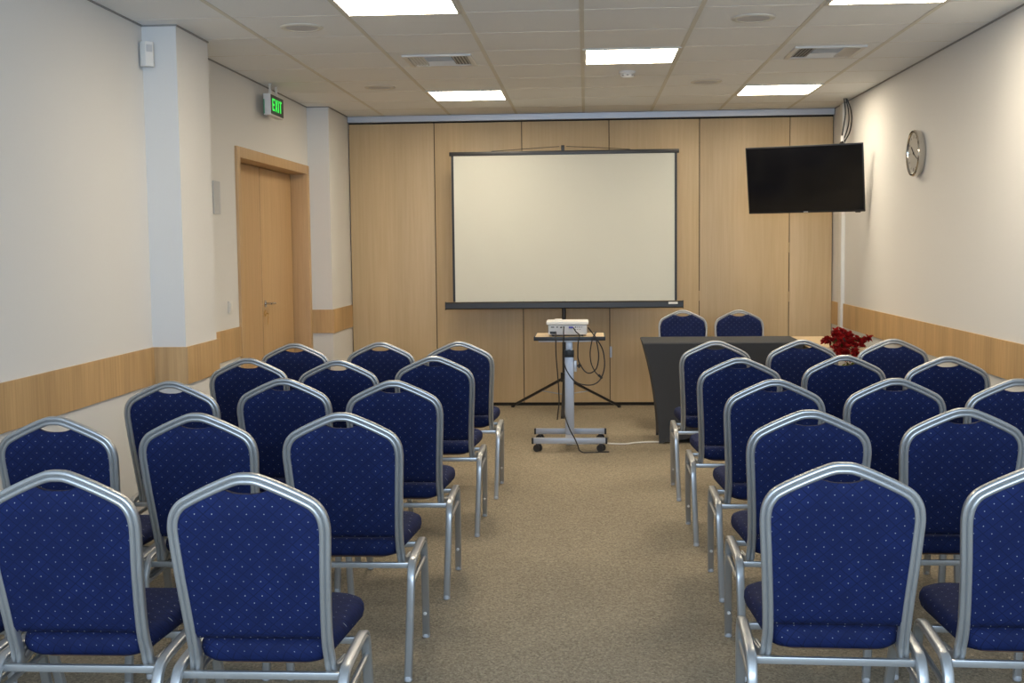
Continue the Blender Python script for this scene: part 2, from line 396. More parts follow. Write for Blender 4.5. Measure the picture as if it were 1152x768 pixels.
def speaker(cx, cy, label):
    t = thing('ceiling_speaker', label, 'speaker', (cx, cy, ZC), 0, 'round ceiling speakers')
    bm = nb(); lathe(bm, [(.115,-.0005),(.115,-.004),(.105,-.009),(.092,-.009),(.09,-.006)], (0,0,0)); obj('rim', bm, M_TBAR, t)
    bm = nb(); lathe(bm, [(.089,-.0055),(.07,-.008),(.03,-.009),(.002,-.0092)], (0,0,0)); obj('grille', bm, M_GREYPL, t)
speaker(cc(-3), rr(-2)-.0, 'round ceiling speaker near the left wall, the nearest on that side')
speaker(cc(1), rr(-2)+.02, 'round ceiling speaker near the top edge, right of the middle')
speaker(cc(-3), rr(2)+.05, 'round ceiling speaker far ahead, above the door end of the ceiling')
speaker(cc(1), rr(2)+.08, 'round ceiling speaker far ahead, between the middle light and the one by the television')
t = thing('smoke_detector', 'small white round smoke detector on the ceiling beyond the middle light panel', 'smoke detector', (cc(0)+.005, 8.33, ZC))
bm = nb(); lathe(bm, [(.056,-.0005),(.056,-.016),(.05,-.02)], (0,0,0)); obj('base', bm, M_WHITEPL, t)
bm = nb(); lathe(bm, [(.044,-.020),(.046,-.033),(.036,-.045),(.002,-.048)], (0,0,0)); hd = obj('sensing_head', bm, M_WHITEPL, t)
bm = nb()
for k in range(8):
    a = k*PI/4; box(bm, -.008, .008, .043, .0475, -.034, -.026, Matrix.Rotation(a, 4, 'Z'))
obj('slot', bm, M_EDGE, hd)

# ------------------------------------------------------------------ EXIT sign
t = thing('exit_sign', 'green lit EXIT sign hanging by the left wall above the door', 'sign', (-2.258, 8.66, 2.487))
hy, hz, hx = .172, .068, .026
bm = nb(); box(bm, -hx, hx, -hy-.006, hy+.006, -hz-.008, hz+.006); obj('housing', bm, M_WHITEPL, t, bevel=.003)
bm = nb(); box(bm, hx, hx+.003, -hy, hy, -hz, hz); fc = obj('face', bm, M_SIGNDARK, t)
bm = nb(); x0, x1 = hx+.003, hx+.005
def seg(y0, z0, y1, z1, th=.0135):
    d = Vector((0, y1-y0, z1-z0)); L = d.length; a = math.atan2(z1-z0, y1-y0)
    m = Matrix.Translation((0, y0, z0))@Matrix.Rotation(a, 4, 'X'); box(bm, x0, x1, -th/2 if abs(math.sin(a)) < .9 and 0 else 0, L, -th/2, th/2, m)
Hh = .043; W_ = .050
yy = -.140
box(bm, x0, x1, yy, yy+.014, -Hh, Hh)
for z in (-Hh+.0065, 0, Hh-.0065): box(bm, x0, x1, yy+.0145, yy+W_, z-.0065, z+.0065)
yy += .074
seg(yy+.002, -Hh, yy+W_+.006, Hh, .012); seg(yy+.002, Hh, yy+W_+.006, -Hh, .0121)
yy += .083; box(bm, x0, x1, yy, yy+.014, -Hh, Hh)
yy += .040; box(bm, x0, x1, yy, yy+.056, Hh-.013, Hh); box(bm, x0, x1, yy+.021, yy+.035, -Hh, Hh-.0135)
obj('lettering', bm, M_GREEN, fc)
bm = nb(); box(bm, -hx, -hx+.008, -hy-.0085, -hy-.0065, -hz, hz*.5); obj('green_glow_strip', bm, M_GREENGLOW, t)  # green colour painted in place of the glow beside the sign
for s in (-1, 1):
    bm = nb()
    sweep(bm, catmull([(0, s*.085-.028, hz+.006), (0, s*.085-.02, hz+.035), (0, s*.085, .147), (0, s*.085+.02, hz+.035), (0, s*.085+.028, hz+.006)]), circ(.004, 6), (1,0,0))
    cyl(bm, (0, s*.085, .143), (0, s*.085, .1515), .012); obj('hanger', bm, M_WHITEPL, t)

# ------------------------------------------------------------------ small wall fittings
t = thing('motion_sensor', 'small white motion sensor high in the corner by the near wall pier', 'sensor', (XL+.002, P1-.002, 2.42), PI/4+PI)
bm = nb()
prof = [(-.036,0),(-.036,-.018),(-.022,-.04),(.022,-.04),(.036,-.018),(.036,0)]
t.rotation_euler = (0,0,PI/4)
lo_ = [bm.verts.new((x, y-.04, 0)) for x, y in prof]; hi_ = [bm.verts.new((x, y-.04, .128)) for x, y in prof]
bm.faces.new(lo_); bm.faces.new(hi_[::-1])
for i in range(6): bm.faces.new((lo_[i], lo_[(i+1)%6], hi_[(i+1)%6], hi_[i]))
obj('case', bm, M_WHITEPL, t, bevel=.003)
bm = nb(); box(bm, -.016, .016, -.0825, -.0795, .075, .112); obj('lens', bm, M_GREYPL, t, bevel=.001)
t = thing('wall_plaque', 'small framed grey plaque on the left wall before the door', 'plaque', (XL, 7.475, 1.785))
bm = nb()
for a in ((-.065,.065,.097,.104),(-.065,.065,-.104,-.097),(-.065,-.059,-.097,.097),(.059,.065,-.097,.097)): box(bm, .001, .010, a[0], a[1], a[2], a[3])
obj('frame', bm, M_GREYPL, t)
bm = nb(); box(bm, .001, .008, -.059, .059, -.097, .097); obj('plate', bm, M_GREYPL, t)
t = thing('light_switch', 'small white light switch on the left wall beside the door frame', 'switch', (XL, 7.70, 1.08))
bm = nb(); box(bm, .001, .011, -.04, .04, -.04, .04); obj('plate', bm, M_WHITEPL, t, bevel=.002)
bm = nb(); box(bm, .011, .016, -.026, .026, -.028, .028); obj('rocker', bm, M_WHITEPL, t, bevel=.002)
t = tag(obj('cable_duct', (lambda b: (box(b, XR-.032, XR-.0005, 10.36, 10.47, .001, ZC-.013), b)[1])(nb()), M_WHITEPL, bevel=.002),
        'tall white cable duct running down the right wall behind the television', 'cable duct')

# ------------------------------------------------------------------ wall clock
t = thing('wall_clock', 'round wall clock with a deep chrome rim on the right wall', 'clock', (XR, 8.09, 2.04))
R_ = .152
bm = nb()
lathe(bm, [(R_-.012,-.001),(R_-.006,-.012),(R_,-.03),(R_,-.048),(R_-.006,-.056),(R_-.014,-.054),(R_-.018,-.046),(R_-.018,-.040)], (0,0,0), 'X', 56)
obj('rim', bm, M_CHROME, t)
bm = nb(); lathe(bm, [(R_-.019,-.038),(R_-.019,-.0435)], (0,0,0), 'X', 48); dial = obj('dial', bm, M_DIAL, t)
for k in range(12):
    bm = nb(); a = k*PI/6; L = .022 if k % 3 == 0 else .013
    box(bm, -.0450, -.0440, -.003, .003, R_-.034-L, R_-.034, Matrix.Rotation(a, 4, 'X'))
    obj('hour_mark', bm, M_BLACK, dial)
for nm, L, wd, a in (('hour_hand', .065, .0045, -.85), ('minute_hand', .10, .003, 2.0)):
    # seen from the room the viewer's right is -Y: positive angle turns clockwise
    bm = nb(); box(bm, -.047, -.0455, -wd, wd, -.015, L, Matrix.Rotation(a, 4, 'X')); obj(nm, bm, M_BLACK, t)
bm = nb(); cyl(bm, (-.044,0,0), (-.049,0,0), .007); obj('hub', bm, M_BLACK, t)

# ------------------------------------------------------------------ television on its wall bracket
TVc, TVy, TVt, TVW = (1.716, 9.58, 1.956), -.403, .2286, .916
t = thing('television', 'flat black television tilted down, held high by the right wall', 'television', TVc)
t.rotation_euler = (TVt, 0, TVy)
TH = TVW/1.72/2; TW = TVW/2
bm = nb(); box(bm, -TW, TW, 0, .018, -TH, TH); box(bm, -TW*.72, TW*.72, .018, .055, -TH*.75, TH*.62); obj('cabinet', bm, M_BLACK, t, bevel=.003)
bm = nb(); box(bm, -TW+.009, TW-.009, -.0012, .0005, -TH+.017, TH-.009); obj('screen', bm, M_TV, t)
bm = nb(); box(bm, -.018, .018, -.0018, -.0002, -TH+.005, -TH+.011); obj('brand_mark', bm, M_GREYPL, t)
bm = nb(); box(bm, TW-.075, TW-.035, -.001, .012, -TH-.006, -TH); obj('sensor_foot', bm, M_BLACK, t)
t = thing('television_bracket', 'dark swivel arm bracket fixing the television to the right wall', 'bracket', (XR, 9.86, 1.98))
bm = nb(); box(bm, -.02, -.001, -.05, .05, -.12, .12); obj('wall_plate', bm, M_BLACKMETAL, t, bevel=.002)
bm = nb(); cyl(bm, (-.02,0,0), (-.17,.045,0), .018); cyl(bm, (-.17,.045,-.03), (-.17,.045,.03), .024); obj('arm', bm, M_BLACKMETAL, t)
bm = nb(); cyl(bm, (-.17,.045,0), (-.425,-.165,.0), .016); obj('arm', bm, M_BLACKMETAL, t)
def cable(name, pts, r, mat, label, cat='cable', group=None, n=6, seg=8):
    bm = nb(); sweep(bm, catmull(pts, n), circ(r, seg), (.3,.5,.8))
    return tag(obj(name, bm, mat), label, cat, group)
cb = thing('television_cables', 'bundle of black cables dropping from the ceiling to the television', 'cable', (2.14, 10.1, ZC))
for pts in ([(0,0,-.002),(.022,0,-.10),(.024,-.01,-.20),(-.01,-.06,-.30),(-.045,-.10,-.37),(-.075,-.17,-.47)],
            [(.012,.02,-.002),(.045,.02,-.09),(.048,0,-.19),(.02,-.05,-.29),(-.03,-.10,-.37),(-.07,-.17,-.47)],
            [(-.012,.01,-.002),(-.002,0,-.12),(-.018,-.02,-.22),(-.04,-.07,-.30),(-.052,-.10,-.36),(-.085,-.17,-.47)]):
    bm = nb(); sweep(bm, catmull(pts), circ(.0055), (1,.2,0)); obj('cable_strand', bm, M_BLACK, cb)
bm = nb(); box(bm, -.06, -.035, -.112, -.094, -.375, -.315); obj('white_plug', bm, M_WHITEPL, cb, bevel=.003)
bm = nb(); cyl(bm, (-.034,-.088,-.352), (-.06,-.115,-.385), .014); obj('cable_tie', bm, M_BLACK, cb)

# ------------------------------------------------------------------ projection screen on its tripod
YS = 10.46
t = thing('projection_screen', 'white projection screen with black edges on a black tripod before the partition', 'projection screen', (-.195, YS, 0))
x0, x1 = -.98, .99
def bar(name, p0, p1, r, mat=M_BLACKMETAL, par=None, n=12):
    bm = nb(); cyl(bm, p0, p1, r, n=n); return obj(name, bm, mat, par or t)
L_, R2, zb, zt = -1.158+.195+.0, .779+.195, .975, 2.262
L_ -= .006; R2 += .006
bm = nb(); box(bm, L_, R2, -.034, -.032, zb, zt)
scr = obj('screen_sheet', bm, M_SCREEN, t)
for a, b_ in ((L_-.001, L_+.019), (R2-.019, R2+.001)):
    bm = nb(); box(bm, a, b_, -.0385, -.0365+.002, zb, zt); obj('black_border', bm, M_BLACK, scr)
bm = nb(); box(bm, L_-.018, R2+.018, -.042, -.015, 2.243, 2.277); obj('top_bar', bm, M_BLACKMETAL, t, bevel=.004)
bm = nb(); cs = [(.0,.0),(0,.052),(-.012,.06),(-.05,.06),(-.062,.05),(-.062,.008),(-.052,0)]
a_ = [bm.verts.new((L_-.065, y, .912+z)) for y, z in cs]; b2 = [bm.verts.new((R2+.05, y, .912+z)) for y, z in cs]
bm.faces.new(a_); bm.faces.new(b2[::-1])
for i in range(len(cs)): bm.faces.new((a_[i], a_[(i+1)%len(cs)], b2[(i+1)%len(cs)], b2[i]))
case = obj('roller_case', bm, M_BLACKMETAL, t)
bm = nb(); box(bm, R2-.075, R2+.005, -.0645, -.0622, .945, .964); obj('white_tag', bm, M_WHITEPL, case)
for xx in (L_-.07, R2+.05):
    bm = nb(); box(bm, xx, xx+.005, -.066, .004, .906, .976); obj('end_cap', bm, M_BLACK, case, bevel=.002)
bar('pole', (0,0,.30), (0,0,1.3), .018); bar('pole_extension', (0,0,1.3), (0,0,2.315), .011)
bm = nb(); box(bm, -.014, .014, -.05, .012, 2.275, 2.322); obj('top_hook', bm, M_BLACKMETAL, t, bevel=.003)
bm = nb(); sweep(bm, catmull([(-.62,-.03,2.279),(-.32,-.03,2.296),(-.03,-.03,2.312)]), circ(.003,6), (0,1,0)); obj('bail_wire', bm, M_BLACKMETAL, t)
bm = nb(); sweep(bm, catmull([(.03,-.03,2.312),(.32,-.03,2.296),(.58,-.03,2.279)]), circ(.003,6), (0,1,0)); obj('bail_wire', bm, M_BLACKMETAL, t)
bm = nb(); cyl(bm, (0,0,.265), (0,0,.345), .034, n=16); cyl(bm, (.02,0,.31), (.055,0,.31), .013); obj('tripod_hub', bm, M_BLACK, t)
bm = nb(); cyl(bm, (0,0,.13), (0,0,.17), .022, n=16); obj('lower_collar', bm, M_BLACK, t)
bar('lower_pole', (0,0,.06), (0,0,.30), .0125)
for fx, fy in ((-.48,.30), (.49,.26), (-.01,-.42)):
    h_ = Vector((0,0,.30)); ft = Vector((fx, fy, .012)); d = (ft-h_).normalized()
    bm = nb(); s_ = h_+d*.02; sweep(bm, [s_, s_+(ft-s_)*.5, ft], [(-.010,-.015),(.010,-.015),(.010,.015),(-.010,.015)], (0,0,1))
    lg = obj('tripod_leg', bm, M_BLACKMETAL, t)
    bm = nb(); cyl(bm, ft-d*.02, ft+Vector((0,0,-.011)), .013, .015); obj('foot_cap', bm, M_RUBBER, lg)
    m_ = h_+(ft-h_)*.45
    bm = nb(); cyl(bm, (0,0,.15), m_, .0045, n=8); obj('brace', bm, M_ALU, lg)

# ------------------------------------------------------------------ projector trolley
CX, Y0, Y1 = -.125, 8.42, 8.86
t = thing('projector_trolley', 'grey wheeled projector trolley in the aisle before the screen', 'trolley', (CX, 0, 0))
for yb in (Y0, Y1):
    bm = nb(); box(bm, -.255, .255, yb-.02, yb+.02, .056, .097); fb = obj('foot_bar', bm, M_ALU, t, bevel=.003)
    for s in (-1, 1):
        bm = nb(); box(bm, s*.262-.007, s*.262+.007, yb-.021, yb+.021, .055, .098); obj('end_cap', bm, M_BLACK, fb, bevel=.002)
        bm = nb(); xw = s*.225
        cyl(bm, (xw,yb,.056), (xw,yb,.046), .014)
        for q in (-.013, .013): cyl(bm, (xw+q*.5-.004, yb-.008+q-.007, .026), (xw+q*.5+.004, yb-.008+q+.007, .026), .0258, n=24)
        box(bm, xw-.004, xw+.004, yb-.02, yb+.012, .026, .05)
        obj('castor', bm, M_RUBBER, fb)
YC = 8.62
bm = nb(); box(bm, -.03, .03, Y0+.02, Y1-.02, .06, .092); obj('cross_bar', bm, M_ALU, t, bevel=.003)
bm = nb(); box(bm, -.033, .033, YC-.03, YC+.03, .092, .66); obj('column', bm, M_ALU, t, bevel=.006)
bm = nb(); box(bm, -.025, .025, YC-.022, YC+.022, .66, .792); obj('inner_column', bm, M_RAILALU, t, bevel=.004)
bm = nb(); box(bm, -.034, .034, YC-.034, YC+.034, .655, .705); cyl(bm, (0,YC-.034,.69), (0,YC-.065,.69), .016); cyl(bm, (0,YC-.065,.69), (0,YC-.078,.69), .024); obj('height_clamp', bm, M_BLACK, t, bevel=.002)
bm = nb(); box(bm, .034, .054, YC-.02, YC+.02, .55, .63); br = obj('side_bracket', bm, M_RAILALU, t, bevel=.002)
bm = nb(); cyl(bm, (.054,YC,.59), (.09,YC,.59), .007); cyl(bm, (.07,YC,.575), (.07,YC,.605), .006); obj('knob', bm, M_BLACK, br)
bm = nb(); box(bm, -.215, .215, 8.43, 8.46, .779, .792); box(bm, -.215, .215, 8.72, 8.75, .779, .792); box(bm, -.02, .02, 8.46, 8.72, .780, .792); obj('support_bar', bm, M_RAILALU, t, bevel=.002)
bm = nb(); box(bm, -.238, .25, 8.39, 8.80, .794, .818)
plt = obj('shelf', bm, M_TABLEWOOD, t, bevel=.002)
bm = nb(); box(bm, -.246, .258, 8.382, 8.389, .792, .8195); box(bm, -.246, -.239, 8.389, 8.808, .792, .8195); box(bm, .251, .258, 8.389, 8.808, .792, .8195); box(bm, -.239, .251, 8.801, 8.808, .792, .8195)
obj('black_edging', bm, M_BLACK, plt, bevel=.002)

t = thing('projector', 'small white projector with its sockets and plugs facing back, on the trolley', 'projector', (-.133, 8.44, .8185))
for sx in (-.1, .1):
    for sy in (.03, .19):
        bm = nb(); cyl(bm, (sx, sy, 0), (sx, sy, .012), .011); obj('foot', bm, M_BLACK, t)
bm = nb(); box(bm, -.137, .137, 0, .225, .011, .082); obj('body', bm, M_GREYPL, t, bevel=.006)
bm = nb(); box(bm, -.150, .148, -.007, .232, .0825, .106); obj('top_cover', bm, M_WHITEPL, t, bevel=.006)
bm = nb(); lathe(bm, [(.03,.106),(.03,.112),(.024,.117),(.002,.118)], (-.068,.11,0)); obj('focus_ring', bm, M_WHITEPL, t)
bm = nb(); cyl(bm, (-.075,.225,.052), (-.075,.245,.052), .032, n=24); obj('lens', bm, M_BLACK, t)
bm = nb()
for a, b_, z0, z1 in ((-.118,-.094,.062,.069),(-.08,-.067,.062,.069),(-.033,-.020,.063,.069),(.052,.060,.061,.069),(.066,.071,.062,.068),(.078,.084,.062,.068),(.090,.094,.062,.068),(.10,.104,.062,.068),(.054,.06,.046,.050),(.068,.074,.046,.050),(.084,.09,.046,.050),(-.125,-.08,.018,.036)):
    box(bm, a, b_, -.0018, .001, z0, z1)
obj('socket', bm, M_BLACK, t)
bm = nb(); box(bm, .008, .04, -.016, -.0005, .058, .070); obj('video_plug', bm, M_BLUE, t, bevel=.002)
bm = nb(); box(bm, -.112, -.088, -.022, -.0005, .018, .036); obj('power_plug', bm, M_BLACK, t, bevel=.003)
bm = nb(); box(bm, -.052, -.038, -.018, -.0005, .060, .069); obj('signal_plug', bm, M_BLACK, t, bevel=.002)

def px(x, y, Y):
    """point of the room at depth Y that was measured at this place of the photograph"""
    X_, U_ = (x-576)/FPX, (384-y)/FPX
    c, s = math.cos(ROLL), math.sin(ROLL); X_, U_ = X_*c+U_*s, -X_*s+U_*c
    cy = math.cos(PITCH)+U_*math.sin(PITCH); z = -math.sin(PITCH)+U_*math.cos(PITCH)
    v = Vector((X_*math.cos(YAW)-cy*math.sin(YAW), X_*math.sin(YAW)+cy*math.cos(YAW), z)); v *= Y/v.y
    v.z += CAM_H; return v
P = lambda l: [px(*q) for q in l]
G_ = 'black leads of the projector'
cable('power_lead', P([(625.5,374,8.42),(625.3,380,8.38),(625.5,398,8.37),(628,429,8.37),(629,452,8.37),(628,462,8.36),(627,472,8.36)]), .004, M_BLACK, 'black lead hanging straight down from the left of the projector', 'cable')
cable('signal_lead', P([(634.5,367.5,8.425),(634,374,8.38),(634,390,8.37),(634,405,8.38),(638.5,418.5,8.36),(648.5,430,8.36),(664,433,8.36),(674.6,427.6,8.37),(680,413,8.37),(678.5,395,8.37),(672.5,383,8.365),(668,376.5,8.38),(661.8,368.5,8.46)]), .0045, M_BLACK, 'black lead looping widest below the trolley shelf, from projector to its right edge', 'cable')
cable('video_lead', P([(645.2,368.6,8.42),(648,373,8.40),(652,377,8.375),(650.5,384,8.372),(650,396,8.38),(651,406,8.38),(657.5,417,8.38),(664,419.5,8.37),(671,414,8.37),(673.5,400,8.37),(671,383,8.368),(669,377,8.38),(671,373,8.45)]), .0045, M_BLACK, 'black lead from the blue plug making the narrower loop under the trolley shelf', 'cable')
cb = cable('hanging_lead', P([(669.5,373,8.5),(668,377.5,8.385),(666.5,381,8.366),(664,395,8.36),(665,408,8.352),(669.5,418,8.35),(674,422.5,8.35)]), .004, M_BLACK, 'black lead over the right of the trolley shelf, ending in a hanging plug', 'cable')
bm = nb(); a1, a2 = px(673.2,421.5,8.35), px(677.5,425.5,8.35); cyl(bm, a1, a2, .009, .007); obj('plug', bm, M_BLACK, cb)
cable('floor_lead', P([(633,455,8.56),(635.5,468,8.50),(641.5,484,8.387),(646,492,8.38),(650,501,8.36)])+[Vector((-.055,8.355,.02)),Vector((-.03,8.34,.006)),Vector((.0,8.335,.006)),Vector((.05,8.345,.006)),Vector((.11,8.36,.006)),Vector((.155,8.365,.006))], .0045, M_BLACK, 'black lead trailing down the trolley column and curling on the carpet by the castor', 'cable')
t = thing('power_strip', 'white multi socket power strip on the carpet under the trolley', 'power strip', (-.045, 8.72, 0), .2)
bm = nb(); box(bm, -.11, .11, -.025, .025, .001, .036); obj('housing', bm, M_WHITEPL, t, bevel=.006)
for k in range(4):
    bm = nb(); lathe(bm, [(.018,.0362),(.018,.0375),(.015,.0372)], (-.075+k*.05,0,0), n=16); obj('socket', bm, M_GREYPL, t)
cable('extension_cable', [Vector((.064,8.745,.02)),Vector((.15,8.73,.006)),Vector((.28,8.70,.006)),Vector((.36,8.76,.006)),Vector((.48,8.79,.006)),Vector((.60,8.82,.006)),Vector((.75,8.95,.006))], .0055, M_WHITEPL, 'white extension cable lying on the carpet from the trolley to the draped table', 'cable')

# ------------------------------------------------------------------ tables
TX0, TX1, TY0, TY1, TZ = .412, 1.555, 8.64, 9.22, .752
bm = nb()
def ring(t_):
    """outline of the stretch cover at height fraction t_ (1 top, 0 floor)"""
    ins = .115*(1-t_**1.9) if t_ < 1 else 0
    insy = .10*(1-t_**1.9) if t_ < 1 else 0
    pts = []
    cs = [(TX0+ins, TY0+insy), (TX1-ins*.6, TY0+insy), (TX1-ins*.6, TY1-insy), (TX0+ins, TY1-insy)]
    for a, b_ in zip(cs, cs[1:]+cs[:1]):
        for k in range(10):
            s_ = k/10; bow = .02*math.sin(PI*s_)*(1-t_)
            dx, dy = b_[0]-a[0], b_[1]-a[1]; L = math.hypot(dx, dy)
            pts.append((a[0]+dx*s_-dy/L*bow, a[1]+dy*s_+dx/L*bow, s_))
    return pts
rings = []
for k in range(13):
    t_ = k/12; pr = ring(t_)
    rings.append([bm.verts.new((x, y, .002+t_*(TZ-.01)+(1-t_)*.05*math.sin(PI*s_)**.8)) for x, y, s_ in pr])
rings.append([bm.verts.new((x+((TX0+TX1)/2-x)*.012, y+((TY0+TY1)/2-y)*.02, TZ)) for x, y, s_ in ring(1)])
for A_, B_ in zip(rings, rings[1:]):
    for i in range(40): bm.faces.new((A_[i], A_[(i+1)%40], B_[(i+1)%40], B_[i]))
bm.faces.new(rings[-1])
tag(obj('table_cover', bm, M_CLOTH, None, angle=50), 'fitted charcoal stretch cover pulled over the table at the front right', 'tablecloth')
t = thing('banquet_table', 'folding table hidden under a fitted charcoal cover, at the front right', 'table', (0,0,0))
bm = nb(); box(bm, TX0+.02, TX1-.02, TY0+.02, TY1-.02, TZ-.035, TZ-.012); obj('table_top', bm, M_TABLEWOOD, t, bevel=.003)
for lx in (TX0+.145, TX1-.11):
    for ly in (TY0+.135, TY1-.135):
        b2 = nb(); cyl(b2, (lx, ly, .001), (lx, ly, TZ-.036), .012); obj('leg', b2, M_SILVER, t)

t = thing('wooden_table', 'bare light wood table against the covered one, carrying the red flowers', 'table', (1.735, 8.72, 0))
bm = nb(); box(bm, -.172, .172, -.52, .50, .722, .748); obj('table_top', bm, M_TABLEWOOD, t, bevel=.003)
bm = nb()
for a in ((-.14,.14,-.48,-.46),(-.14,.14,.44,.46),(-.14,-.12,-.46,.44),(.12,.14,-.46,.44)): box(bm, *a, .66, .7215)
obj('apron', bm, M_TABLEWOOD, t)
for sx in (-.125, .125):
    for sy in (-.465, .445):
        bm = nb(); cyl(bm, (sx, sy, .001), (sx, sy, .66), .016); obj('leg', bm, M_SILVER, t)

# ------------------------------------------------------------------ red flowers in a pot
random.seed(11)
t = thing('potted_flowers', 'bushy dark red flowers in a pot on the bare table by the right wall', 'flowers', (1.755, 8.31, .749))
bm = nb(); lathe(bm, [(.05,0),(.068,.05),(.074,.052),(.074,.062),(.064,.062),(.06,.05)], (0,0,0), n=24); obj('pot', bm, M_POT, t)
def leaf(bm, p, d, up, L, W):
    d = d.normalized(); s = d.cross(up).normalized(); n_ = s.cross(d)
    prof = [(0,.05),(.25,.75),(.5,1),(.75,.7),(1,.03)]; rows = []
    for a, w_ in prof:
        c = p+d*L*a-n_*(L*.35*a*a); rows.append([bm.verts.new(c-s*W*w_/2+n_*W*.18*w_), bm.verts.new(c), bm.verts.new(c+s*W*w_/2+n_*W*.18*w_)])
    for A_, B_ in zip(rows, rows[1:]):
        for i in range(2): bm.faces.new((A_[i], A_[i+1], B_[i+1], B_[i]))
heads = [(0,0,.085),(-.055,-.02,.065),(.05,0,.07),(.02,-.06,.055),(-.04,.03,.085),(.01,.05,.09),(.045,-.05,.03),(-.03,-.075,.02),(0,-.11,-.01),(.06,-.10,.01),
         (-.09,-.04,.03),(-.12,-.05,.035),(.10,-.04,.035),(.135,-.03,.035),(.165,-.03,.045),(.12,-.07,.01),(-.07,-.10,-.01),(.03,0,.055),(-.02,-.03,.06),(.02,-.09,.02),(-.01,-.14,-.045),(.05,-.14,-.035),(-.05,-.13,-.04),(.01,-.155,-.08),(.07,-.15,-.06),(-.03,-.1,.03)]
for hx_, hy_, hz_ in heads:
    c = Vector((hx_, hy_, hz_+.01)); bm = nb()
    for k in range(26):
        v = Vector((random.gauss(0,1), random.gauss(0,1)-.3, random.gauss(.3,.8))).normalized()
        leaf(bm, c, v, Vector((random.random(), random.random(), 1)), random.uniform(.028,.046), random.uniform(.02,.03))
    bmesh.ops.solidify(bm, geom=bm.faces[:], thickness=.0008)
    obj('flower_head', bm, M_RED, t)
bm = nb()
for hx_, hy_, hz_ in heads:
    sweep(bm, catmull([(0,0,.05),(hx_*.5,hy_*.5,hz_*.5+.04),(hx_,hy_,hz_+.01)], 4), circ(.0025,6), (.9,.3,.1))
obj('stem', bm, M_LEAF, t)
bm = nb()
for k in range(46):
    a = random.uniform(0, 2*PI); v = Vector((math.cos(a), abs(math.sin(a))+.1, random.uniform(-.5,.0)))
    c = Vector((math.cos(a)*.05, math.sin(a)*.04-.07, random.uniform(.0,.05)))
    if k % 3 == 0: c = Vector((random.uniform(-.03,.06), -.14, random.uniform(-.14,-.07))); v = Vector((math.cos(a), -.6, -.7))
    leaf(bm, c, v, Vector((0,0,1)), random.uniform(.04,.065), random.uniform(.02,.03))
bmesh.ops.solidify(bm, geom=bm.faces[:], thickness=.0008)
obj('foliage', bm, M_LEAF, t)

# ------------------------------------------------------------------ banquet chairs
def yback(z):
    pts = [(.42,.068),(.46,.052),(.50,.038),(.65,0),(.80,-.028),(.92,-.042)]
    if z <= pts[0][0]: return pts[0][1]
    for (a, ya), (b_, yb) in zip(pts, pts[1:]):
        if z <= b_: return ya+(yb-ya)*(z-a)/(b_-a)
    return pts[-1][1]
HALF = [(0,.906),(.022,.9045),(.05,.895),(.10,.873),(.144,.851),(.166,.836),(.181,.813),(.187,.784),(.1865,.75),(.181,.66),(.175,.56),(.172,.49),(.1715,.45),(.1725,.425)]
def frame_z(x):
    x = abs(x); pr = catmull([(a, 0, b_) for a, b_ in HALF[:8]], 6)
    for p, q in zip(pr, pr[1:]):
        if p.x <= x <= q.x and q.x > p.x: return p.z+(q.z-p.z)*(x-p.x)/(q.x-p.x)
    return .785
def frame_w(z):
    for (a, za), (b_, zb_) in zip(HALF[7:], HALF[8:]):
        if zb_ <= z <= za: return b_+(a-b_)*(z-zb_)/(za-zb_)
    return .1715 if z < .45 else .189
TUBE = grooved(.0285, .027)
LEG = grooved(.021, .027)
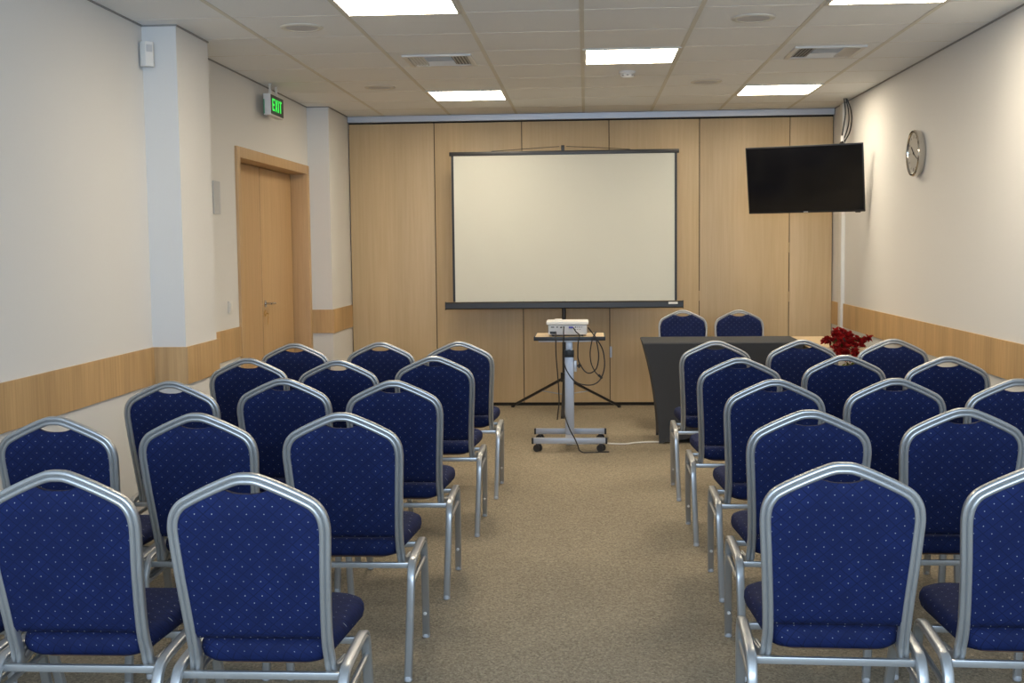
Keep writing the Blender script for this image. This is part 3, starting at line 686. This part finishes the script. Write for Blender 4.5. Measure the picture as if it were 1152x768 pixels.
def make_chair():
    t = thing('banquet_chair', 'x', 'chair')
    # back frame: one bent tube, its lower ends turned forward under the seat
    half = [(x, yback(z), z) for x, z in HALF]+[(.174,.070,.404),(.178,.086,.389),(.185,.115,.385),(.196,.175,.389)]
    pth = catmull([(-x, y, z) for x, y, z in half[:0:-1]]+half, 5)
    bm = nb(); sweep(bm, pth, TUBE, (0,1,0), start=len(pth)//2); obj('back_frame', bm, M_SILVER, t, angle=50)
    # padded back with a hand hole dip under the apex
    bm = nb(); nsx, nz = 36, 22; zb_ = .484
    F, K = [], []
    for j in range(nz+1):
        rf, rk = [], []
        for i in range(nsx+1):
            s_ = -1+2*i/nsx; xt = s_*.187
            zt_ = frame_z(xt)
            ax = abs(xt)
            if ax < .072: zt_ = min(zt_, .867+.022*(ax/.072)**2.6)
            tt = j/nz; z = zb_+(zt_-zb_)*tt
            x = s_*min(.187, frame_w(min(z, .78))-.002)
            edge = min(1, min((1-abs(s_))*9, tt*14, (1-tt)*12)); th = .008+.012*math.sqrt(max(0, edge))
            y = yback(z)
            rf.append(bm.verts.new((x, y-th*.62, z))); rk.append(bm.verts.new((x, y+th*1.25, z)))
        F.append(rf); K.append(rk)
    for j in range(nz):
        for i in range(nsx):
            bm.faces.new((F[j][i], F[j][i+1], F[j+1][i+1], F[j+1][i])); bm.faces.new((K[j][i], K[j+1][i], K[j+1][i+1], K[j][i+1]))
    for j in range(nz):
        for i in (0, nsx): bm.faces.new((F[j][i], F[j+1][i], K[j+1][i], K[j][i]))
    for i in range(nsx):
        for j in (0, nz): bm.faces.new((F[j][i], F[j][i+1], K[j][i+1], K[j][i]))
    obj('backrest', bm, M_BACKFAB, t, angle=60)
    # seat cushion: rounded trapezoid with a soft crown
    def outline(ins):
        base = []
        fw, rw, y0, y1 = .201-ins, .171-ins, .066+ins, .452-ins
        cs = [(-rw, y0, .05), (rw, y0, .05), (fw, y1, .07), (-fw, y1, .07)]
        for k, (x, y, r) in enumerate(cs):
            sx = 1 if x > 0 else -1; sy = 1 if y > .2 else -1
            cx_, cy_ = x-sx*r, y-sy*r
            a0 = {(-1,-1): PI, (1,-1): 1.5*PI, (1,1): 0, (-1,1): .5*PI}[(sx, sy)]
            for m in range(7): a = a0+m*PI/12; base.append((cx_+r*math.cos(a), cy_+r*math.sin(a)))
        return base
    bm = nb(); prev = None; lay = [(.034,.403),(.015,.408),(.004,.420),(0,.436),(.001,.452),(.006,.464),(.018,.472),(.05,.477),(.10,.480)]
    for ins, z in lay:
        r_ = []
        for x, y in outline(min(ins, .04)):
            k_ = 1-max(0, ins-.04)/.22; cx_, cy_ = 0, .27
            r_.append(bm.verts.new((cx_+(x-cx_)*k_, cy_+(y-cy_)*k_, z+(y-.066)*.05-.006*max(0, (y-.36)/.1))))
        if prev:
            for i in range(len(r_)): bm.faces.new((prev[i], prev[(i+1)%len(r_)], r_[(i+1)%len(r_)], r_[i]))
        else: bm.faces.new(r_[::-1])
        prev = r_
    bm.faces.new(prev); obj('seat', bm, M_SEATFAB, t, angle=60)
    bm = nb(); o_ = outline(.035); a_ = [bm.verts.new((x, y, .397+(y-.066)*.05)) for x, y in o_]; b_ = [bm.verts.new((x, y, .4052+(y-.066)*.05)) for x, y in o_]
    bm.faces.new(a_[::-1]); bm.faces.new(b_)
    for i in range(len(o_)): bm.faces.new((a_[i], a_[(i+1)%len(o_)], b_[(i+1)%len(o_)], b_[i]))
    obj('seat_base', bm, M_PLY, t)
    LX = .2135
    for s in (-1, 1):
        x = s*LX
        full = catmull([(x*.94,0,.012),(x*.975,.004,.18),(x,.012,.325),(x,.024,.368),(x,.048,.394),(x,.085,.403),(x,.165,.4085),(x,.25,.4125),
                        (x,.285,.4125),(x,.315,.405),(x,.333,.384),(x,.345,.345),(x*.975,.40,.18),(x*.94,.455,.012)], 5)
        parts = []
        for nm, a0, a1 in (('leg', 0, 25), ('seat_rail', 25, 35), ('leg', 35, 65)):
            bm = nb(); sweep(bm, full, LEG, (1,0,0), cut=(a0, a1)); parts.append(obj(nm, bm, M_SILVER, t, angle=50))
        lr, sr, lf = parts
        bm = nb(); sweep(bm, [Vector((x,.016,.325)), Vector((x,.18,.332)), Vector((x,.348,.338))], circ(.0085,10), (1,0,0)); obj('stretcher', bm, M_SILVER, t)
        for l_, yy in ((lr, 0), (lf, .456)):
            bm = nb(); lathe(bm, [(.0125,0.0005),(.0142,.004),(.0142,.014),(.012,.018)], (x*.94, yy, 0), n=14); obj('foot_cap', bm, M_GREYPL, l_)
        bm = nb(); lathe(bm, [(.0065,0),(.0065,-.006),(.004,-.009)], (x*.957, .409, .105), 'Y', n=10); obj('bumper', bm, M_WHITEPL, lf)
        bm = nb(); box(bm, min(s*.186, s*LX), max(s*.186, s*LX), .12, .16, .386, .395); obj('frame_lug', bm, M_SILVER, t, bevel=.002)
    for y_, z_ in ((.052,.3845), (.30,.394)):
        bm = nb(); box(bm, -LX, LX, y_-.008, y_+.008, z_-.0095, z_+.0095); obj('cross_bar', bm, M_SILVER, t, bevel=.003)
    return t
proto = make_chair()
SCR = 'the row nearest the screen'
rows = {
 'A': 'the front row nearest the viewer', }
CH = [ # apex x, apex y (room metres), yaw in degrees, label
 (-1.78, 2.86, 0, 'navy chair at the lower left corner, only a sliver of its seat in view', 'L'),
 (-1.312, 2.845, 0, 'navy dotted banquet chair at the lower left corner, its back filling the corner', 'L'),
 (-.826, 2.811, 0, 'navy dotted banquet chair nearest the viewer left of the aisle, whole back in view', 'L'),
 (-1.742, 3.78, 0, 'navy banquet chair by the left wall in the second row, at the left edge', 'L'),
 (-1.294, 3.855, 0, 'navy banquet chair in the second row left of the aisle, middle of that row', 'L'),
 (-.808, 3.86, 0, 'navy banquet chair on the left side of the aisle, second from the viewer', 'L'),
 (-1.716, 4.801, 0, 'navy banquet chair by the left wall in the third row from the viewer', 'L'),
 (-1.265, 4.888, 0, 'navy banquet chair in the middle of the third row, left block', 'L'),
 (-.787, 4.80, 0, 'navy banquet chair on the left side of the aisle, third from the viewer', 'L'),
 (-1.679, 5.812, 0, 'navy banquet chair by the left wall in the fourth row, before the near wall pier', 'L'),
 (-1.203, 5.69, 0, 'navy banquet chair in the middle of the fourth row, left block', 'L'),
 (-.757, 5.871, 0, 'navy banquet chair on the left side of the aisle, fourth from the viewer', 'L'),
 (-1.667, 6.713, 0, 'navy banquet chair in front of the wooden door, left end of the farthest row', 'L'),
 (-1.181, 6.76, 0, 'navy banquet chair in the middle of the farthest row, left block', 'L'),
 (-.728, 6.77, 0, 'navy banquet chair on the left side of the aisle, nearest the screen', 'L'),
 (.632, 2.958, -2, 'navy quilted banquet chair nearest the viewer right of the aisle, whole back in view', 'R'),
 (1.123, 2.947, -2, 'navy banquet chair cut by the right edge in the row nearest the viewer', 'R'),
 (.722, 3.899, 0, 'navy banquet chair on the right side of the aisle, second from the viewer', 'R'),
 (1.225, 3.932, 0, 'navy banquet chair in the second row near the right edge, whole back in view', 'R'),
 (.750, 4.791, 0, 'navy banquet chair on the right side of the aisle, third from the viewer', 'R'),
 (1.228, 4.81, 0, 'navy banquet chair in the middle of the third row, right block', 'R'),
 (1.69, 4.771, 0, 'navy banquet chair at the right edge in the third row, beneath the wall rail', 'R'),
 (.727, 5.703, 0, 'navy banquet chair on the right side of the aisle, fourth from the viewer', 'R'),
 (1.24, 5.813, 0, 'navy banquet chair in the middle of the fourth row, right block, below the red flowers', 'R'),
 (1.702, 5.727, 0, 'navy banquet chair by the right wall in the fourth row from the viewer', 'R'),
 (.722, 6.729, 0, 'navy banquet chair on the right side of the aisle, nearest the covered table', 'R'),
 (1.208, 6.755, 0, 'navy banquet chair in the middle of the farthest row, left of the red flowers', 'R'),
 (1.713, 6.779, 0, 'navy banquet chair by the right wall in the farthest row, right of the red flowers', 'R'),
 (.792, 9.90, 180, 'navy chair behind the covered table facing the viewer, nearer the screen', 'T'),
 (1.246, 9.86, 180, 'navy chair behind the covered table facing the viewer, right one of the pair', 'T'),
]
GR = {'L': 'banquet chairs left of the aisle', 'R': 'banquet chairs right of the aisle', 'T': 'banquet chairs behind the covered table'}
for n_, (x, y, a, lab, g_) in enumerate(CH):
    o = proto if n_ == 0 else copy_tree(proto)
    a = math.radians(a)
    ax, ay = 0.042*math.sin(a)*-1, .042*math.cos(a)      # origin sits just ahead of the apex
    o.location = (x+ax, y+ay, 0); o.rotation_euler = (0, 0, a)
    o['label'] = lab; o['group'] = GR[g_]
